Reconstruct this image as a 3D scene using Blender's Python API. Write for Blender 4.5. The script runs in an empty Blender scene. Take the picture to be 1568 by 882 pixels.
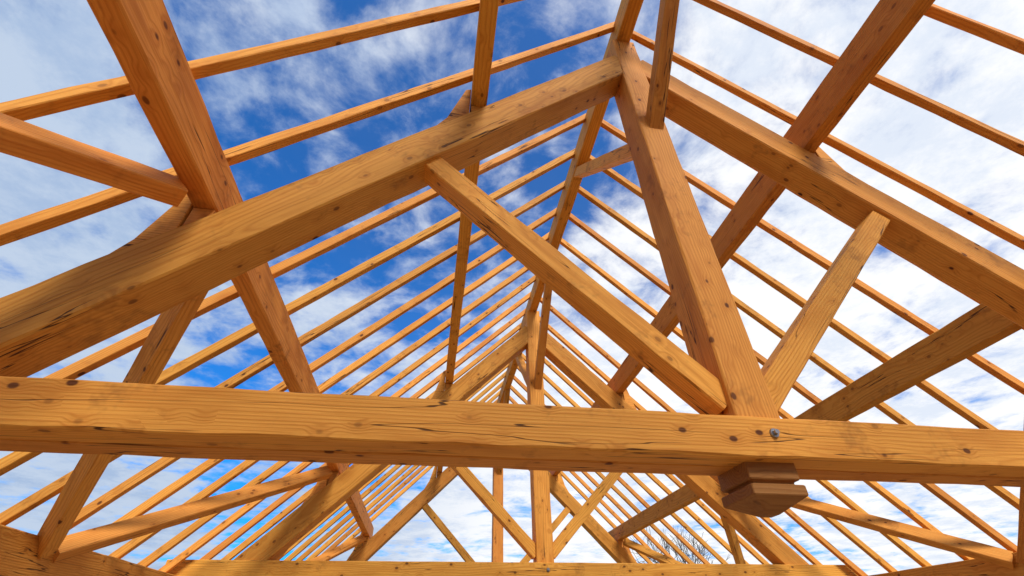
import bpy, bmesh, math, random
from mathutils import Vector, Matrix
random.seed(7)
S=1.6; CAMZ=4.6
scene=bpy.context.scene
def W(x,y,z): return Vector((x*S,y*S,z*S+CAMZ))
RX=0.80
# ------------------------------------------------------------ node helpers
class NT:
    def __init__(s,nt): s.nt=nt
    def n(s,t,**k):
        nd=s.nt.nodes.new(t)
        for a,b in k.items(): setattr(nd,a,b)
        return nd
    def l(s,a,b): s.nt.links.new(a,b)
    def setin(s,sock,v):
        if hasattr(v,'is_linked') : s.l(v,sock)
        else: sock.default_value=v
    def m(s,op,a,b=None,c=None,clamp=False):
        nd=s.n('ShaderNodeMath',operation=op); nd.use_clamp=clamp
        s.setin(nd.inputs[0],a)
        if b is not None: s.setin(nd.inputs[1],b)
        if c is not None: s.setin(nd.inputs[2],c)
        return nd.outputs[0]
    def vm(s,op,a,b):
        nd=s.n('ShaderNodeVectorMath',operation=op)
        s.setin(nd.inputs[0],a); s.setin(nd.inputs[1],b)
        return nd.outputs[0]
    def mix(s,f,a,b,bt='MIX'):
        nd=s.n('ShaderNodeMix',data_type='RGBA',blend_type=bt)
        s.setin(nd.inputs[0],f); s.setin(nd.inputs[6],a); s.setin(nd.inputs[7],b)
        return nd.outputs[2]
    def noise(s,v,scale=1,detail=3,rough=.5,dist=0):
        nd=s.n('ShaderNodeTexNoise'); s.l(v,nd.inputs['Vector'])
        nd.inputs['Scale'].default_value=scale; nd.inputs['Detail'].default_value=detail
        nd.inputs['Roughness'].default_value=rough; nd.inputs['Distortion'].default_value=dist
        return nd.outputs[0]
    def mr(s,v,a,b,c=0,d=1,smooth=True):
        nd=s.n('ShaderNodeMapRange'); nd.interpolation_type='SMOOTHSTEP' if smooth else 'LINEAR'
        s.setin(nd.inputs[0],v)
        for i,q in enumerate((a,b,c,d)): nd.inputs[i+1].default_value=q
        return nd.outputs[0]
def newmat(name):
    m=bpy.data.materials.new(name); m.use_nodes=True
    t=NT(m.node_tree); b=m.node_tree.nodes['Principled BSDF']
    return m,t,b
def C(r,g,b): return (r,g,b,1)

def wood(name,light,dark,knotc,vlo=.74,vhi=1.08):
    m,t,b=newmat(name)
    tc=t.n('ShaderNodeTexCoord'); oi=t.n('ShaderNodeObjectInfo')
    rnd=oi.outputs['Random']
    cx=t.n('ShaderNodeCombineXYZ')
    t.l(t.m('MULTIPLY',rnd,91.0),cx.inputs[0])
    t.l(t.m('MULTIPLY',rnd,37.0),cx.inputs[1]); t.l(t.m('MULTIPLY',rnd,53.0),cx.inputs[2])
    P0=tc.outputs['Object']
    P=t.vm('ADD',P0,cx.outputs[0])
    wob=t.noise(t.vm('MULTIPLY',P,(.9,3.5,3.5)),1,2)
    vo=t.n('ShaderNodeTexVoronoi'); t.l(t.vm('MULTIPLY',P,(8.0,12.0,12.0)),vo.inputs['Vector']); vo.inputs['Scale'].default_value=1
    dk=vo.outputs['Distance']
    sc=t.n('ShaderNodeSeparateColor'); t.l(vo.outputs['Color'],sc.inputs[0])
    on=t.m('GREATER_THAN',sc.outputs[0],.38)
    kn=t.m('MULTIPLY',t.mr(dk,.175,.10,0,1),on)
    kn=t.m('MULTIPLY',kn,t.m('MULTIPLY_ADD',sc.outputs[1],.6,.4))
    halo=t.m('MULTIPLY',t.mr(dk,.50,.14,0,1),on)
    sp=t.n('ShaderNodeSeparateXYZ'); t.l(P0,sp.inputs[0])
    r2=t.m('FRACT',t.m('MULTIPLY',rnd,17.3)); r3=t.m('FRACT',t.m('MULTIPLY',rnd,71.9))
    y=t.m('ADD',sp.outputs[1],t.m('MULTIPLY_ADD',r2,.3,-.15))
    y=t.m('MULTIPLY_ADD',wob,.12,y)
    y=t.m('MULTIPLY_ADD',sp.outputs[0],.014,y)
    z=t.m('ADD',sp.outputs[2],t.m('MULTIPLY_ADD',r3,.3,-.15))
    r=t.m('SQRT',t.m('ADD',t.m('MULTIPLY',y,y),t.m('MULTIPLY',z,z)))
    # uneven ring spacing
    ringw=t.noise(t.vm('MULTIPLY',P,(.3,9,9)),1,1)
    ph=t.m('ADD',t.m('MULTIPLY_ADD',r,480.0,t.m('MULTIPLY',halo,6.0)),t.m('MULTIPLY',ringw,9.0))
    g=t.m('MULTIPLY_ADD',t.m('SINE',ph),.5,.5)
    g=t.m('POWER',g,2.2)
    fib=t.noise(t.vm('MULTIPLY',P,(3,110,110)),1,3,.65)
    fac=t.m('ADD',t.m('MULTIPLY',g,.38),t.m('MULTIPLY_ADD',fib,1.1,-.36),clamp=True)
    col=t.mix(fac,light,dark)
    blot=t.noise(t.vm('MULTIPLY',P,(1.3,6,6)),1,3,.6)
    col=t.mix(t.mr(blot,.48,.75,0,.6),col,dark)
    col=t.mix(t.m('MULTIPLY',halo,.35),col,dark)
    col=t.mix(kn,col,knotc)
    ck=t.noise(t.vm('MULTIPLY',P,(.5,12,12)),1,3,.5)
    ckm=t.m('ABSOLUTE',t.m('SUBTRACT',ck,.5))
    ckm=t.mr(ckm,.007,.002,0,1)
    cm=t.mr(t.noise(t.vm('MULTIPLY',P,(1.3,4,4)),1,1),.52,.58,0,1)
    crack=t.m('MULTIPLY',ckm,cm)
    col=t.mix(t.m('MULTIPLY',crack,.9),col,C(.06,.02,.006))
    st=t.noise(P0,4.0,4,.75)
    col=t.mix(t.mr(st,.56,.72,0,.45),col,C(.24,.09,.018))
    v=t.m('MULTIPLY_ADD',t.m('FRACT',t.m('MULTIPLY',rnd,29.7)),vhi-vlo,vlo)
    hs=t.n('ShaderNodeHueSaturation'); t.l(col,hs.inputs['Color']); t.l(v,hs.inputs['Value'])
    t.l(t.m('MULTIPLY_ADD',r2,.014,.490),hs.inputs['Hue'])
    t.l(hs.outputs[0],b.inputs['Base Color'])
    b.inputs['Roughness'].default_value=.65
    b.inputs['Specular IOR Level'].default_value=.2
    bp=t.n('ShaderNodeBump'); bp.inputs['Strength'].default_value=.5; bp.inputs['Distance'].default_value=.005
    hgt=t.m('SUBTRACT',t.m('MULTIPLY_ADD',fib,.6,t.m('MULTIPLY',g,.2)),t.m('MULTIPLY',crack,1.5))
    t.l(hgt,bp.inputs['Height']); t.l(bp.outputs[0],b.inputs['Normal'])
    return m
WOOD=wood('spruce_timber',C(.83,.385,.066),C(.52,.18,.020),C(.11,.032,.007))
WOODD=wood('spruce_timber_weathered',C(.40,.185,.05),C(.25,.10,.022),C(.06,.02,.008),.8,1.0)
def simple(name,c,rough=.8,metal=0,nscale=8,amt=.25,c2=None):
    m,t,b=newmat(name)
    tc=t.n('ShaderNodeTexCoord')
    n=t.noise(tc.outputs['Object'],nscale,6,.65)
    c2=c2 or tuple(x*(1-amt) for x in c[:3])+(1,)
    t.l(t.mix(t.mr(n,.35,.65),c,c2),b.inputs['Base Color'])
    b.inputs['Roughness'].default_value=rough; b.inputs['Metallic'].default_value=metal
    return m
STEEL=simple('galvanised_steel',C(.40,.41,.43),.35,1,60,.3)
GRASS=simple('grass',C(.07,.10,.03),1,0,.4,.4,C(.11,.12,.045))
BARK=simple('bark',C(.12,.095,.075),.9,0,12,.4)
BLOCK,t,b=newmat('clay_block')
tc=t.n('ShaderNodeTexCoord'); br=t.n('ShaderNodeTexBrick')
sp=t.n('ShaderNodeSeparateXYZ'); t.l(tc.outputs['Object'],sp.inputs[0])
cx=t.n('ShaderNodeCombineXYZ'); t.l(t.m('ADD',sp.outputs[0],sp.outputs[1]),cx.inputs[0]); t.l(sp.outputs[2],cx.inputs[1])
t.l(cx.outputs[0],br.inputs['Vector']); br.inputs['Scale'].default_value=1
br.inputs['Brick Width'].default_value=.5; br.inputs['Row Height'].default_value=.25; br.inputs['Mortar Size'].default_value=.01
br.inputs['Color1'].default_value=C(.45,.30,.2); br.inputs['Color2'].default_value=C(.4,.25,.16); br.inputs['Mortar'].default_value=C(.5,.48,.44)
t.l(br.outputs[0],b.inputs['Base Color']); b.inputs['Roughness'].default_value=.9
FLOOR,t,b=newmat('subfloor_panels')
tc=t.n('ShaderNodeTexCoord'); br=t.n('ShaderNodeTexBrick'); t.l(tc.outputs['Object'],br.inputs['Vector'])
br.inputs['Scale'].default_value=1; br.inputs['Brick Width'].default_value=2.5; br.inputs['Row Height'].default_value=.675; br.inputs['Mortar Size'].default_value=.004
br.inputs['Color1'].default_value=C(.62,.47,.29); br.inputs['Color2'].default_value=C(.57,.43,.26); br.inputs['Mortar'].default_value=C(.2,.13,.07)
n=t.noise(tc.outputs['Object'],40,4,.7)
t.l(t.mix(t.mr(n,.4,.7,0,.3),br.outputs[0],C(.44,.3,.16)),b.inputs['Base Color']); b.inputs['Roughness'].default_value=.8

# ------------------------------------------------------------ geometry helpers
def link(o,parent=None):
    scene.collection.objects.link(o)
    if parent: o.parent=parent
    return o
def empty(name,loc=(0,0,0)):
    e=bpy.data.objects.new(name,None); e.empty_display_size=.3
    scene.collection.objects.link(e); return e
def mesh_obj(name,bm,mat,parent=None,mw=None):
    me=bpy.data.meshes.new(name); bm.normal_update(); bm.to_mesh(me); bm.free()
    me.materials.append(mat)
    o=bpy.data.objects.new(name,me); link(o,parent)
    if mw is not None: o.matrix_world=mw
    return o
def boxbm(L,w,h,bev):
    bm=bmesh.new(); bmesh.ops.create_cube(bm,size=1)
    for v in bm.verts: v.co=Vector((v.co.x*L,v.co.y*w,v.co.z*h))
    if bev: bmesh.ops.bevel(bm,geom=bm.edges[:],offset=bev,segments=2,affect='EDGES',profile=.6)
    return bm
def beambm(L,w,h,bev,wav=.0016):
    """sawn timber: chamfered arrises, slightly uneven along its length"""
    n=max(2,int(L/.16)); bm=bmesh.new(); rings=[]
    for i in range(n+1):
        x=-L/2+L*i/n; ring=[]
        for sy,sz in ((-1,-1),(1,-1),(1,1),(-1,1)):
            b=bev*random.uniform(.5,1.6)
            ww=w/2+random.uniform(-wav,wav); hh=h/2+random.uniform(-wav,wav)
            a=(x,sy*(ww-b),sz*hh); c=(x,sy*ww,sz*(hh-b))
            ring+= [a,c] if (sy*sz<0) else [c,a]
        rings.append([bm.verts.new(p) for p in ring])
    for A,B in zip(rings,rings[1:]):
        for i in range(8): bm.faces.new((A[i],A[(i+1)%8],B[(i+1)%8],B[i]))
    bm.faces.new(rings[0][::-1]); bm.faces.new(rings[-1])
    bmesh.ops.recalc_face_normals(bm,faces=bm.faces[:])
    return bm
def beam(name,p0,p1,w,h,up=(0,0,1),parent=None,mat=None,bev=.004,roll=0):
    a=W(*p0); c=W(*p1); d=(c-a); L=d.length; x=d.normalized()
    u=Vector(up); z=(u-x*u.dot(x)).normalized(); y=z.cross(x)
    if roll: 
        R=Matrix.Rotation(roll,3,x); z=R@z; y=R@y
    M=Matrix((x,y,z)).transposed().to_4x4(); M.translation=(a+c)/2
    return mesh_obj(name,beambm(L,w*S,h*S,bev),mat or WOOD,parent,M)
def prism_xz(name,pts,y0,y1,parent=None,mat=None,bev=.003):
    cx=sum(p[0] for p in pts)/len(pts); cz=sum(p[1] for p in pts)/len(pts); cy=(y0+y1)/2
    o0=W(cx,cy,cz)
    bm=bmesh.new()
    A=[bm.verts.new(W(p[0],y0,p[1])-o0) for p in pts]; B=[bm.verts.new(W(p[0],y1,p[1])-o0) for p in pts]
    n=len(pts); bm.faces.new(A); bm.faces.new(B[::-1])
    for i in range(n): bm.faces.new((A[i],B[i],B[(i+1)%n],A[(i+1)%n]))
    bmesh.ops.recalc_face_normals(bm,faces=bm.faces[:])
    if bev: bmesh.ops.bevel(bm,geom=bm.edges[:],offset=bev,segments=1,affect='EDGES')
    return mesh_obj(name,bm,mat or WOOD,parent,Matrix.Translation(o0))
def disc_y(name,x,y,z,r,d,mat,parent,seg=16):
    bm=bmesh.new(); bmesh.ops.create_cone(bm,cap_ends=True,segments=seg,radius1=r,radius2=r*.9,depth=d)
    M=Matrix.Translation(W(x,y,z))@Matrix.Rotation(math.radians(90),4,'X')
    return mesh_obj(name,bm,mat,parent,M)

CH_TOP=2.475; CH_D=0.145
r2=math.sqrt(2)
TR_T=.125
PUR=((.725,.066,1.760,1.932),(1.500,.066,1.012,1.157))
def truss(y):
    T=empty('roof_truss')
    yc=y+.07
    beam('king_post',(RX,yc,.40),(RX,yc,2.575),.132,.124,(1,0,0),T,bev=.006)
    for s,nm in ((-1,'left'),(1,'right')):
        def X(d): return RX+s*d
        cz=CH_TOP-CH_D*r2/2
        beam(nm+'_principal_rafter',(X(.03),yc,cz-.03),(X(2.16),yc,cz-2.16),TR_T,CH_D,(s*1,0,1),T,bev=.007)
        beam(nm+'_strut',(X(.05),yc-.004,.50),(X(.93),yc-.004,1.385),.084,.074,(-s,0,1),T,bev=.005)
        for (qi,pw,zb,zt) in PUR:
            qo=qi+pw+.002
            ch=lambda q: CH_TOP-q
            hh=(zt-ch(qo))*.78
            pts=[(X(qo),ch(qo)-.01),(X(qo),ch(qo)+hh),(X(qo+.022),ch(qo)+hh-.01),(X(qo+.085),ch(qo+.085)+.045),(X(qo+.135),ch(qo+.135)+.006),(X(qo+.135),ch(qo+.135)-.01)]
            prism_xz(nm+'_purlin_cleat',pts,yc-.05,yc+.05,T)
            pts=[(X(qi+.004),ch(qi)-.02),(X(qi+.004),zb-.002),(X(qo-.006),zb-.002),(X(qo-.006),ch(qo)-.02)]
            if zb-ch(qi)>.01: prism_xz(nm+'_purlin_packer',pts,yc-.045,yc+.045,T,None,.001)
    for i,(a,c) in enumerate(((-.012,.066),(.070,.152))):
        beam('tie_beam_board_%d'%(i+1),(RX-2.40,y+(a+c)/2,.394),(RX+2.40,y+(a+c)/2,.394),c-a,.103,(0,0,1),T,bev=.007)
    bm=bmesh.new()
    lv=[(.36,.066),(.312,.066),(.308,.066),(.304,.066),(.300,.055),(.295,.055),(.291,.070),(.268,.070),(.236,.016)]
    rings=[]
    cy=yc+.018
    for z,hh in lv:
        rings.append([bm.verts.new(W(RX+sx*hh,cy+sy*hh,z)-W(RX,cy,.3)) for sx,sy in ((-1,-1),(1,-1),(1,1),(-1,1))])
    for a,c in zip(rings,rings[1:]):
        for i in range(4): bm.faces.new((a[i],a[(i+1)%4],c[(i+1)%4],c[i]))
    bm.faces.new(rings[0]); bm.faces.new(rings[-1][::-1])
    bmesh.ops.recalc_face_normals(bm,faces=bm.faces[:])
    bmesh.ops.bevel(bm,geom=bm.edges[:],offset=.003,segments=1,affect='EDGES')
    mesh_obj('king_post_pendant',bm,WOODD,T,Matrix.Translation(W(RX,cy,.3)))
    disc_y('washer',RX+.012,y-.0155,.402,.019,.006,STEEL,T,24)
    disc_y('bolt_nut',RX+.012,y-.022,.402,.011,.016,STEEL,T,6)
    beam('near_ridge_brace',(RX+.01,yc-.04,1.76),(RX+.01,yc-.83,2.585),.062,.066,(0,-1,1),T)
    beam('far_ridge_brace',(RX,yc+.04,1.76),(RX,yc+.83,2.585),.062,.066,(0,1,1),T)
    return T
YS=(-4.08,-1.54,1.0,3.56,6.08)
for y in YS: truss(y)
YA,YB=-4.35,6.42
beam('ridge_beam',(RX,YA,2.645),(RX,YB,2.645),.075,.15,(0,0,1),None,bev=.006)
for (qi,pw,zb,zt) in PUR:
    for s in (-1,1):
        xc=RX+s*(qi+pw/2)
        beam('purlin',(xc,YA,(zb+zt)/2),(xc,YB,(zb+zt)/2),pw,zt-zb,(0,0,1),None,bev=.006)
for s in (-1,1):
    beam('wall_plate',(RX+s*2.37,YA,.289),(RX+s*2.37,YB,.289),.13,.14,(0,0,1),None,bev=.005)
for y in YS:
    for s in (-1,1):
        for dirn in (-1,1):
            if (y<-3 and dirn<0) or (y>5 and dirn>0): continue
            beam('wind_brace',(RX+s*1.56,y+.07+dirn*.13,.98),(RX+s*2.31,y+.07+dirn*1.25,.325),.055,.075,(s,0,1),None)
y=1.0+.2785*-19
RT=2.722
while y<YB:
    P=empty('rafter_pair')
    for s,nm in ((-1,'left_rafter'),(1,'right_rafter')):
        j=random.uniform(-.007,.007); rh=.042; w=random.uniform(.030,.034)
        cz=RT+rh*r2/2
        beam(nm,(RX+s*.004,y+j,cz-.004),(RX+s*2.72,y+j+random.uniform(-.012,.012),cz-2.72),w,rh,(s,0,1),P,bev=.003,roll=random.uniform(-.04,.04))
    y+=.2785
# ------------------------------------------------------------ house body, floor, ground
def wbox(name,x0,x1,y0,y1,z0,z1,mat,parent=None):
    c=Vector(((x0+x1)/2,(y0+y1)/2,(z0+z1)/2))
    return mesh_obj(name,boxbm(x1-x0,y1-y0,z1-z0,.004),mat,parent,Matrix.Translation(c))
house=empty('house_shell')
xl=(RX-2.43)*S; xr=(RX+2.43)*S; ya=YA*S+.3; yb=YB*S-.45
ztop=.217*S+CAMZ
wbox('left_wall',xl-.08,xl+.18,ya,yb,0,ztop,BLOCK,house)
wbox('right_wall',xr-.18,xr+.08,ya,yb,0,ztop,BLOCK,house)
wbox('front_wall',xl+.181,xr-.181,ya,ya+.2,0,ztop+.1,BLOCK,house)
wbox('rear_wall',xl+.181,xr-.181,yb-.2,yb,0,ztop+.1,BLOCK,house)
wbox('attic_floor',xl+.181,xr-.181,ya+.201,yb-.201,2.8,3.0,FLOOR,house)
bm=bmesh.new(); bmesh.ops.create_grid(bm,x_segments=2,y_segments=2,size=3000)
mesh_obj('ground',bm,GRASS)
def tube(bm,a,c,ra,rb,n=6):
    d=(c-a).normalized(); u=d.orthogonal().normalized(); v=d.cross(u)
    A=[bm.verts.new(a+(u*math.cos(t)+v*math.sin(t))*ra) for t in [2*math.pi*i/n for i in range(n)]]
    B=[bm.verts.new(c+(u*math.cos(t)+v*math.sin(t))*rb) for t in [2*math.pi*i/n for i in range(n)]]
    for i in range(n): bm.faces.new((A[i],A[(i+1)%n],B[(i+1)%n],B[i]))
def grow(bm,p,d,L,r,lev):
    q=p+d*L; n=6 if lev<2 else (4 if lev<4 else 3)
    tube(bm,p,q,max(r,.010),max(r*.68,.010),n)
    if lev>=6: return
    for i in range(random.choice((2,3,3)) if lev else 4):
        ax=d.orthogonal().normalized(); ax.rotate(Matrix.Rotation(random.uniform(0,6.283),3,d))
        nd=d.copy(); nd.rotate(Matrix.Rotation(math.radians(random.uniform(16,46)),3,ax)); nd.z+=.14; nd.normalize()
        grow(bm,q if i<2 else p+d*L*random.uniform(.55,.95),nd,L*random.uniform(.64,.85),r*.62,lev+1)
def tree(x,y,h):
    bm=bmesh.new(); grow(bm,Vector((0,0,-.1)),Vector((0.03,0,1)).normalized(),h*.27,h*.016,0)
    mesh_obj('bare_tree',bm,BARK,None,Matrix.Translation((x,y,0)))
tree(18.6,37,13.3)
tree(-30,60,10)
# ------------------------------------------------------------ world
w=bpy.data.worlds.new('World'); scene.world=w; w.use_nodes=True
t=NT(w.node_tree); bg=w.node_tree.nodes['Background']
SUN_AZ=math.radians(168); SUN_EL=math.radians(42)
sky=t.n('ShaderNodeTexSky'); sky.sky_type='NISHITA'; sky.sun_disc=False
sky.sun_elevation=SUN_EL; sky.sun_rotation=SUN_AZ
tc=t.n('ShaderNodeTexCoord'); sp=t.n('ShaderNodeSeparateXYZ'); t.l(tc.outputs['Generated'],sp.inputs[0])
zz=t.m('MAXIMUM',t.m('ADD',sp.outputs[2],.08),.02)
px=t.m('DIVIDE',sp.outputs[0],zz); py=t.m('DIVIDE',sp.outputs[1],zz)
cx=t.n('ShaderNodeCombineXYZ'); t.l(px,cx.inputs[0]); t.l(py,cx.inputs[1]); cx.inputs[2].default_value=5.7
P=cx.outputs[0]
n1=t.noise(P,1.9,9,.60,.3)
n2=t.noise(t.vm('ADD',P,(5,2,0)),6.0,7,.60,.3)
n=t.m('ADD',t.m('MULTIPLY',n1,.58),t.m('MULTIPLY',n2,.42))
c=t.m('MULTIPLY_ADD',py,-.30,.08)
dd=t.m('ABSOLUTE',t.m('SUBTRACT',px,c))
bias=t.mr(dd,.05,.85,-.070,.075)
cov=t.mr(t.m('ADD',n,bias),.385,.575,0,1)
cov=t.m('MULTIPLY_ADD',cov,.96,.04)
skyc=t.mix(1.0,sky.outputs[0],C(.04,.98,2.1),'MULTIPLY')
white=t.mr(px,-.9,.7,0,1)
ccol=t.mix(white,C(5.4,6.5,8.2),C(10.2,10.3,10.5))
shade=t.noise(t.vm('ADD',P,(1,7,0)),3.4,8,.68)
ccol=t.mix(t.mr(shade,.42,.64,0,.65),ccol,t.mix(white,C(3.2,4.6,7.1),C(6.6,7.6,9.3)))
col=t.mix(cov,skyc,ccol)
t.l(col,bg.inputs['Color']); bg.inputs['Strength'].default_value=.1
sl=bpy.data.lights.new('sun','SUN'); sl.energy=3.9; sl.angle=math.radians(16); sl.color=(1,.92,.79)
so=bpy.data.objects.new('sun',sl); scene.collection.objects.link(so)
dirv=Vector((math.sin(SUN_AZ)*math.cos(SUN_EL),math.cos(SUN_AZ)*math.cos(SUN_EL),math.sin(SUN_EL)))
so.rotation_euler=dirv.to_track_quat('Z','Y').to_euler(); so.location=(0,0,30)
# ------------------------------------------------------------ camera
cam=bpy.data.cameras.new('camera'); co=bpy.data.objects.new('camera',cam); scene.collection.objects.link(co)
cam.sensor_width=36; cam.lens=16.0; cam.clip_start=.02; cam.clip_end=8000
f=Vector((.1295,.776,.6174)).normalized(); r=Vector((.9876,-.155,-.0124)); r=(r-f*r.dot(f)).normalized(); u=r.cross(f)
M=Matrix((r,u,-f)).transposed().to_4x4(); M.translation=Vector((0,0,CAMZ)); co.matrix_world=M
scene.camera=co
scene.view_settings.view_transform='Standard'
